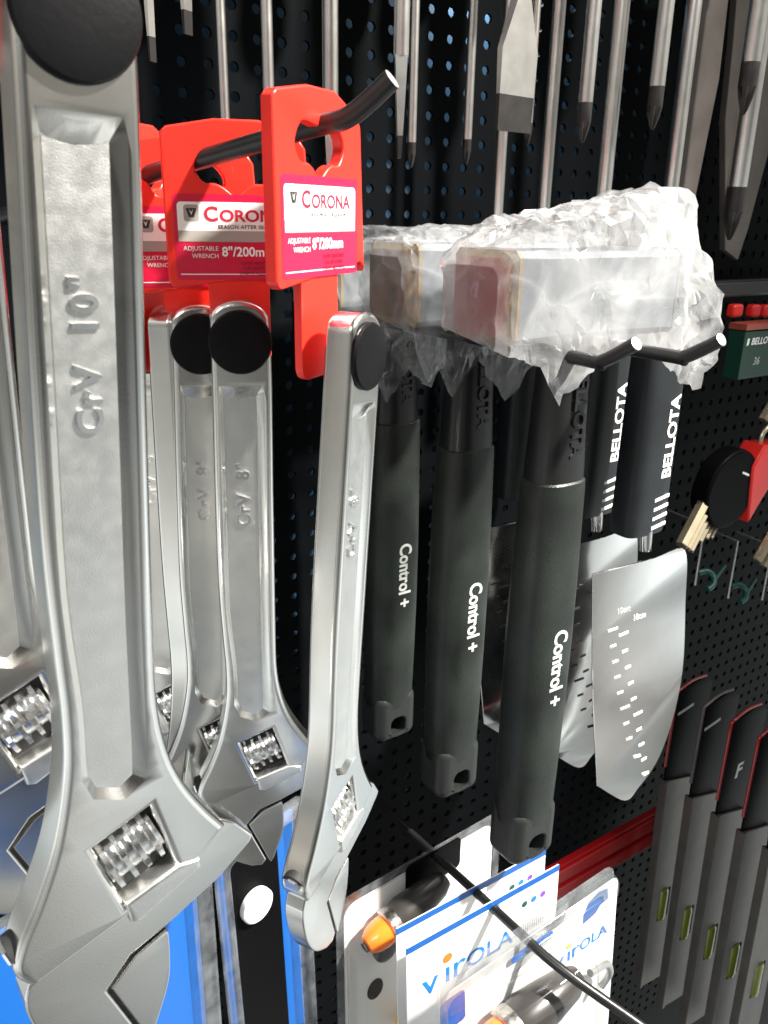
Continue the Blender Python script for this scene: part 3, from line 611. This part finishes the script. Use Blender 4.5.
# ------------------------------------------------------------------ spirit levels on the right
for i, D in enumerate((.42, .389, .359, .331, .304)):
    t = empty('spirit_level', (.641, CAM.y+D, .955), (0, R_(-2.4), 0), ('rearmost grey spirit level, next to the red rail', 'second grey spirit level from the red rail', 'third grey spirit level from the red rail', 'fourth grey spirit level, cut by right edge', 'nearest grey spirit level, a corner at lower right edge')[i], 'spirit level', 'spirit levels stacked on a hook')
    out = [(0, -292), (46, -300), (46, -14), (0, 0)]
    plate('bar', out, 0, 7, M['level_grey'], t, bev=.8, holes=[rrect(15, -200, 33, -158, 2)])
    lathe('vial', [(6, -2), (7, 4), (7, 38), (6, 42)], M['vial'], t, 14, (24, 4, -199), (0, 0, 1))
    plate('edge_strip', [(-.4, -292), (3.4, -292.6), (3.4, -1), (-.4, 0)], -1.2, 8, M['level_grey'], t, bev=.6)
    plate('header_card', [(0, -12), (46, -24), (60, 96), (46, 108), (2, 104)], 2, 4, M['card_black'], t, bev=.3)
    tube('red_edge', spline([(-1, 3, 18), (1, 3, 60), (3, 3, 104)], 3)+spline([(4, 3, 105), (26, 3, 110), (48, 3, 108)], 3), 1.5, M['rail_red'] if i != 1 else M['bar_grey'], t, 8)
    if i in (0, 1): plate('print_line', [(8, 76), (32, 79), (32, 82), (8, 79)], 1.7, 2.1, M['ink_grey'], t, bev=.02)
    if i == 2: text('F', 22, M['ink_white'], t, 26, 1.8, 40, bold=.6, shear=.15)

# ------------------------------------------------------------------ blister packs at the bottom
def lamp_device(parent, x, y, z, s=1.0, tilt=12):
    d = empty('light', (x*.001, y*.001, z*.001), (0, R_(tilt), 0)); d.parent = parent
    lathe('lens', [(2*s, -15*s), (5.5*s, -13.5*s), (8*s, -9*s), (9*s, -3*s), (9*s, 3*s)], M['orange'], d, 24, axis=(1, 0, 0))
    lathe('lens_tip', [(1.5*s, -16.5*s), (3.4*s, -16*s), (3.6*s, -13.6*s)], M['dark_plastic'], d, 16, axis=(1, 0, 0))
    lathe('collar', [(9.4*s, 2*s), (11*s, 3*s), (11*s, 9*s), (9.5*s, 10*s)], M['chrome_dirty'], d, 24, axis=(1, 0, 0))
    lathe('housing', [(10*s, 9*s), (11.5*s, 16*s), (10*s, 30*s), (8*s, 44*s), (5*s, 50*s)], M['dark_plastic'], d, 20, axis=(1, 0, 0))
    return d
def logo(parent, x, y, z, s, rot=0, gold=False):
    text('v', 17*s, M['ink_blue'], parent, x, y, z, rot, 'LEFT', xs=1.05, bold=.22); text('ır', 17*s, M['ink_blue'], parent, x+10.5*s, y, z+.8*s, rot, 'LEFT', xs=1.05, bold=.22)
    text('OLA', 12*s, M['ink_blue'], parent, x+21.5*s, y, z-.2*s, rot, 'LEFT', xs=1.05, bold=.2)
    plate('logo_dot', circ(x+12.3*s, z+8.5*s, 2.4*s, 18), y-.06, y+.05, M['ink_gold'] if gold else M['ink_orange'], parent, bev=.02, seg=1)
def base(px, py, D): return at(px, py, D)
# rear pack
o = Vector((.249, CAM.y+.318, 1.125)); t = empty('blister_pack', o, (0, R_(-1), R_(3)), 'rear blister pack with orange-nosed light in clear shell on white card', 'blister pack', 'blister packs on the lower hook')
plate('backing_card', rrect(-58, -150, 60, 2, 9), 0, .8, M['card_white'], t, bev=.2, seg=1, holes=[rrect(-9, -9, 9, -3, 3)])
plate('shell_rim', rrect(-64, -158, 66, 10, 10), -.9, -.3, M['blister_edge'], t, bev=.2, seg=1, holes=[rrect(-58, -150, 60, 2, 9)])
plate('shell', rrect(-60, -150, 10, -14, 12), -20, -1, M['blister'], t, bev=6, seg=4)
plate('hook_hole_shadow', rrect(-14, -16, 30, 8, 4), -1.6, -1, M['card_black'], t, bev=.2)  # black patch painting the shadow at the hook hole
lamp_device(t, -38, -12, -17, .95, -14)
plate('socket', circ(-32, -42, 8, 24), -8, -1, M['dark_plastic'], t, bev=2.5, seg=3); plate('painted_card_hole', circ(-36, -76, 6, 20, 8), -.4, -.1, M['card_black'], t, bev=.05)  # the card's hole is a black disc painted in place of an opening
lathe('yellow_bulb', [(3, 0), (8, 5), (8, 12), (4, 16)], M['ink_gold'], t, 18, (-18, -10, -120), (0, 0, 1))
# header cards with the logo
for i, (D, lab) in enumerate(((.279, 'white card with blue top edge, behind the one with the readable logo'), (.264, 'white card with blue top edge and logo in front of orange-nosed light pack'))):
    t = empty('printed_card', Vector((.2535+(.004 if i == 0 else 0), CAM.y+D, 1.139-(.003 if i == 0 else .001))), (0, R_(-2.5), R_(-2)), lab, 'card', 'white cards with blue top edge')
    plate('card_sheet', rrect(-54, -150, 54, 0, .8, 2), 0, .7, M['card_white'], t, bev=.15, seg=1, holes=[circ(5, -7, 4.2, 18)])
    plate('blue_band', [(-54, -4.6), (54, -4.6), (54, -.1), (-54, -.1)], -.12, .3, M['card_blue'], t, bev=.03, seg=1)
    logo(t, -44, -.12, -35, 1.38)
    for k, m_ in enumerate(('teal', 'ink_blue', 'ink_violet')): plate('badge', circ(28+7*k, -16, 2.2, 14), -.1, .1, M[m_], t, bev=.02, seg=1)
    for k in range(11): plate('barcode_bar', [(26+k*1.7, -39), (26.9+k*1.7, -39), (26.9+k*1.7, -28), (26+k*1.7, -28)], -.1, .1, M['ink_grey'], t, bev=.02, seg=1)
# front pack
t = empty('blister_pack', Vector((.262, CAM.y+.236, 1.144)), (0, R_(-5), R_(0)), 'front clear blister pack with white card at bottom centre', 'blister pack', 'blister packs on the lower hook')
plate('backing_card', rrect(-60, -160, 66, -8, 5), 0, .8, M['card_white'], t, bev=.2, seg=1, holes=[rrect(-10, -14, 10, -9.5, 2)])
plate('shell_rim', rrect(-66, -166, 60, 6, 7), -1.6, -.4, M['blister_edge'], t, bev=.3, seg=2, holes=[rrect(-60, -160, 54, -12, 6)])
plate('shell_top', rrect(-66, -14, 58, 5, 7), -9, -1.2, M['blister'], t, bev=3.5, seg=4)
plate('hang_tab', [(-14, -24), (18, -18), (24, 2), (-12, -4)], -1.9, -1.7, M['blister_edge'], t, bev=.05, seg=1)
plate('shell', rrect(-58, -150, 30, -24, 14), -24, -1, M['blister'], t, bev=7, seg=4)
plate('blue_slot', rrect(-18, -16, 12, -11, 2.2), -2.2, -2.0, M['card_blue'], t, bev=.05, seg=1)
plate('blue_badge', [(38, -20), (42, -13), (50, -10), (57, -12), (58, -20), (52, -21), (48, -25), (38, -27)], -.2, .1, M['card_blue'], t, bev=.02, seg=1)
logo(t, 16, -.15, -44, .92, 0, True)
plate('blue_corner', rrect(-64, -34, -48, -12, 3), -.3, .1, M['card_blue'], t, bev=.02, seg=1)
lamp_device(t, -36, -14, -44, 1.12, -4)
tube('cable', spline([(30, -14, -46), (48, -10, -56), (54, -8, -70), (50, -6, -80)], 6), 2.2, M['cut'], t, 10)
# hook under them
peg_hook([(.258, 0, 1.118), (.2585, -.2, 1.132), (.262, -.25, 1.131), (.285, -.29, 1.113), (.296, -.31, 1.104)], 2.6, 'long thin black hook running through the white packs at bottom')

# blue packs at lower left
t = empty('blue_pack', Vector((.038, CAM.y+.285, 1.243)), (0, R_(0), R_(12)), 'bright blue pack behind the largest wrench at lower left', 'pack')
plate('card', rrect(-80, -220, 64, -3, 5), 0, 1, M['card_blue'], t, bev=.2)
plate('shell_rim', rrect(-84, -224, 70, 5, 6), -6, -.9, M['blister_edge'], t, bev=2, seg=3, holes=[rrect(-76, -216, 60, -6, 5)])
t = empty('blue_pack', Vector((.134, CAM.y+.305, 1.211)), (0, R_(-2), R_(14)), 'black fronted pack with white disc and blue edge, beside the blue pack', 'pack')
plate('card', rrect(-24, -220, 25, 2, 3), 0, 1, M['card_blue'], t, bev=.2)
plate('black_insert', rrect(-19, -216, 12, -4, 2), -2, -.3, M['card_black'], t, bev=.4)
lathe('white_disc', [(9.0, 0), (9.3, 1), (9.3, 3.5), (8.5, 4.2)], M['card_white'], t, 32, (-5, -2, -37), (0, -1, 0))
plate('shell_rim', rrect(-27, -224, 29, 10, 4), -8, -.6, M['blister_edge'], t, bev=2.5, seg=3, holes=[rrect(-20, -216, 22, 1, 4)])
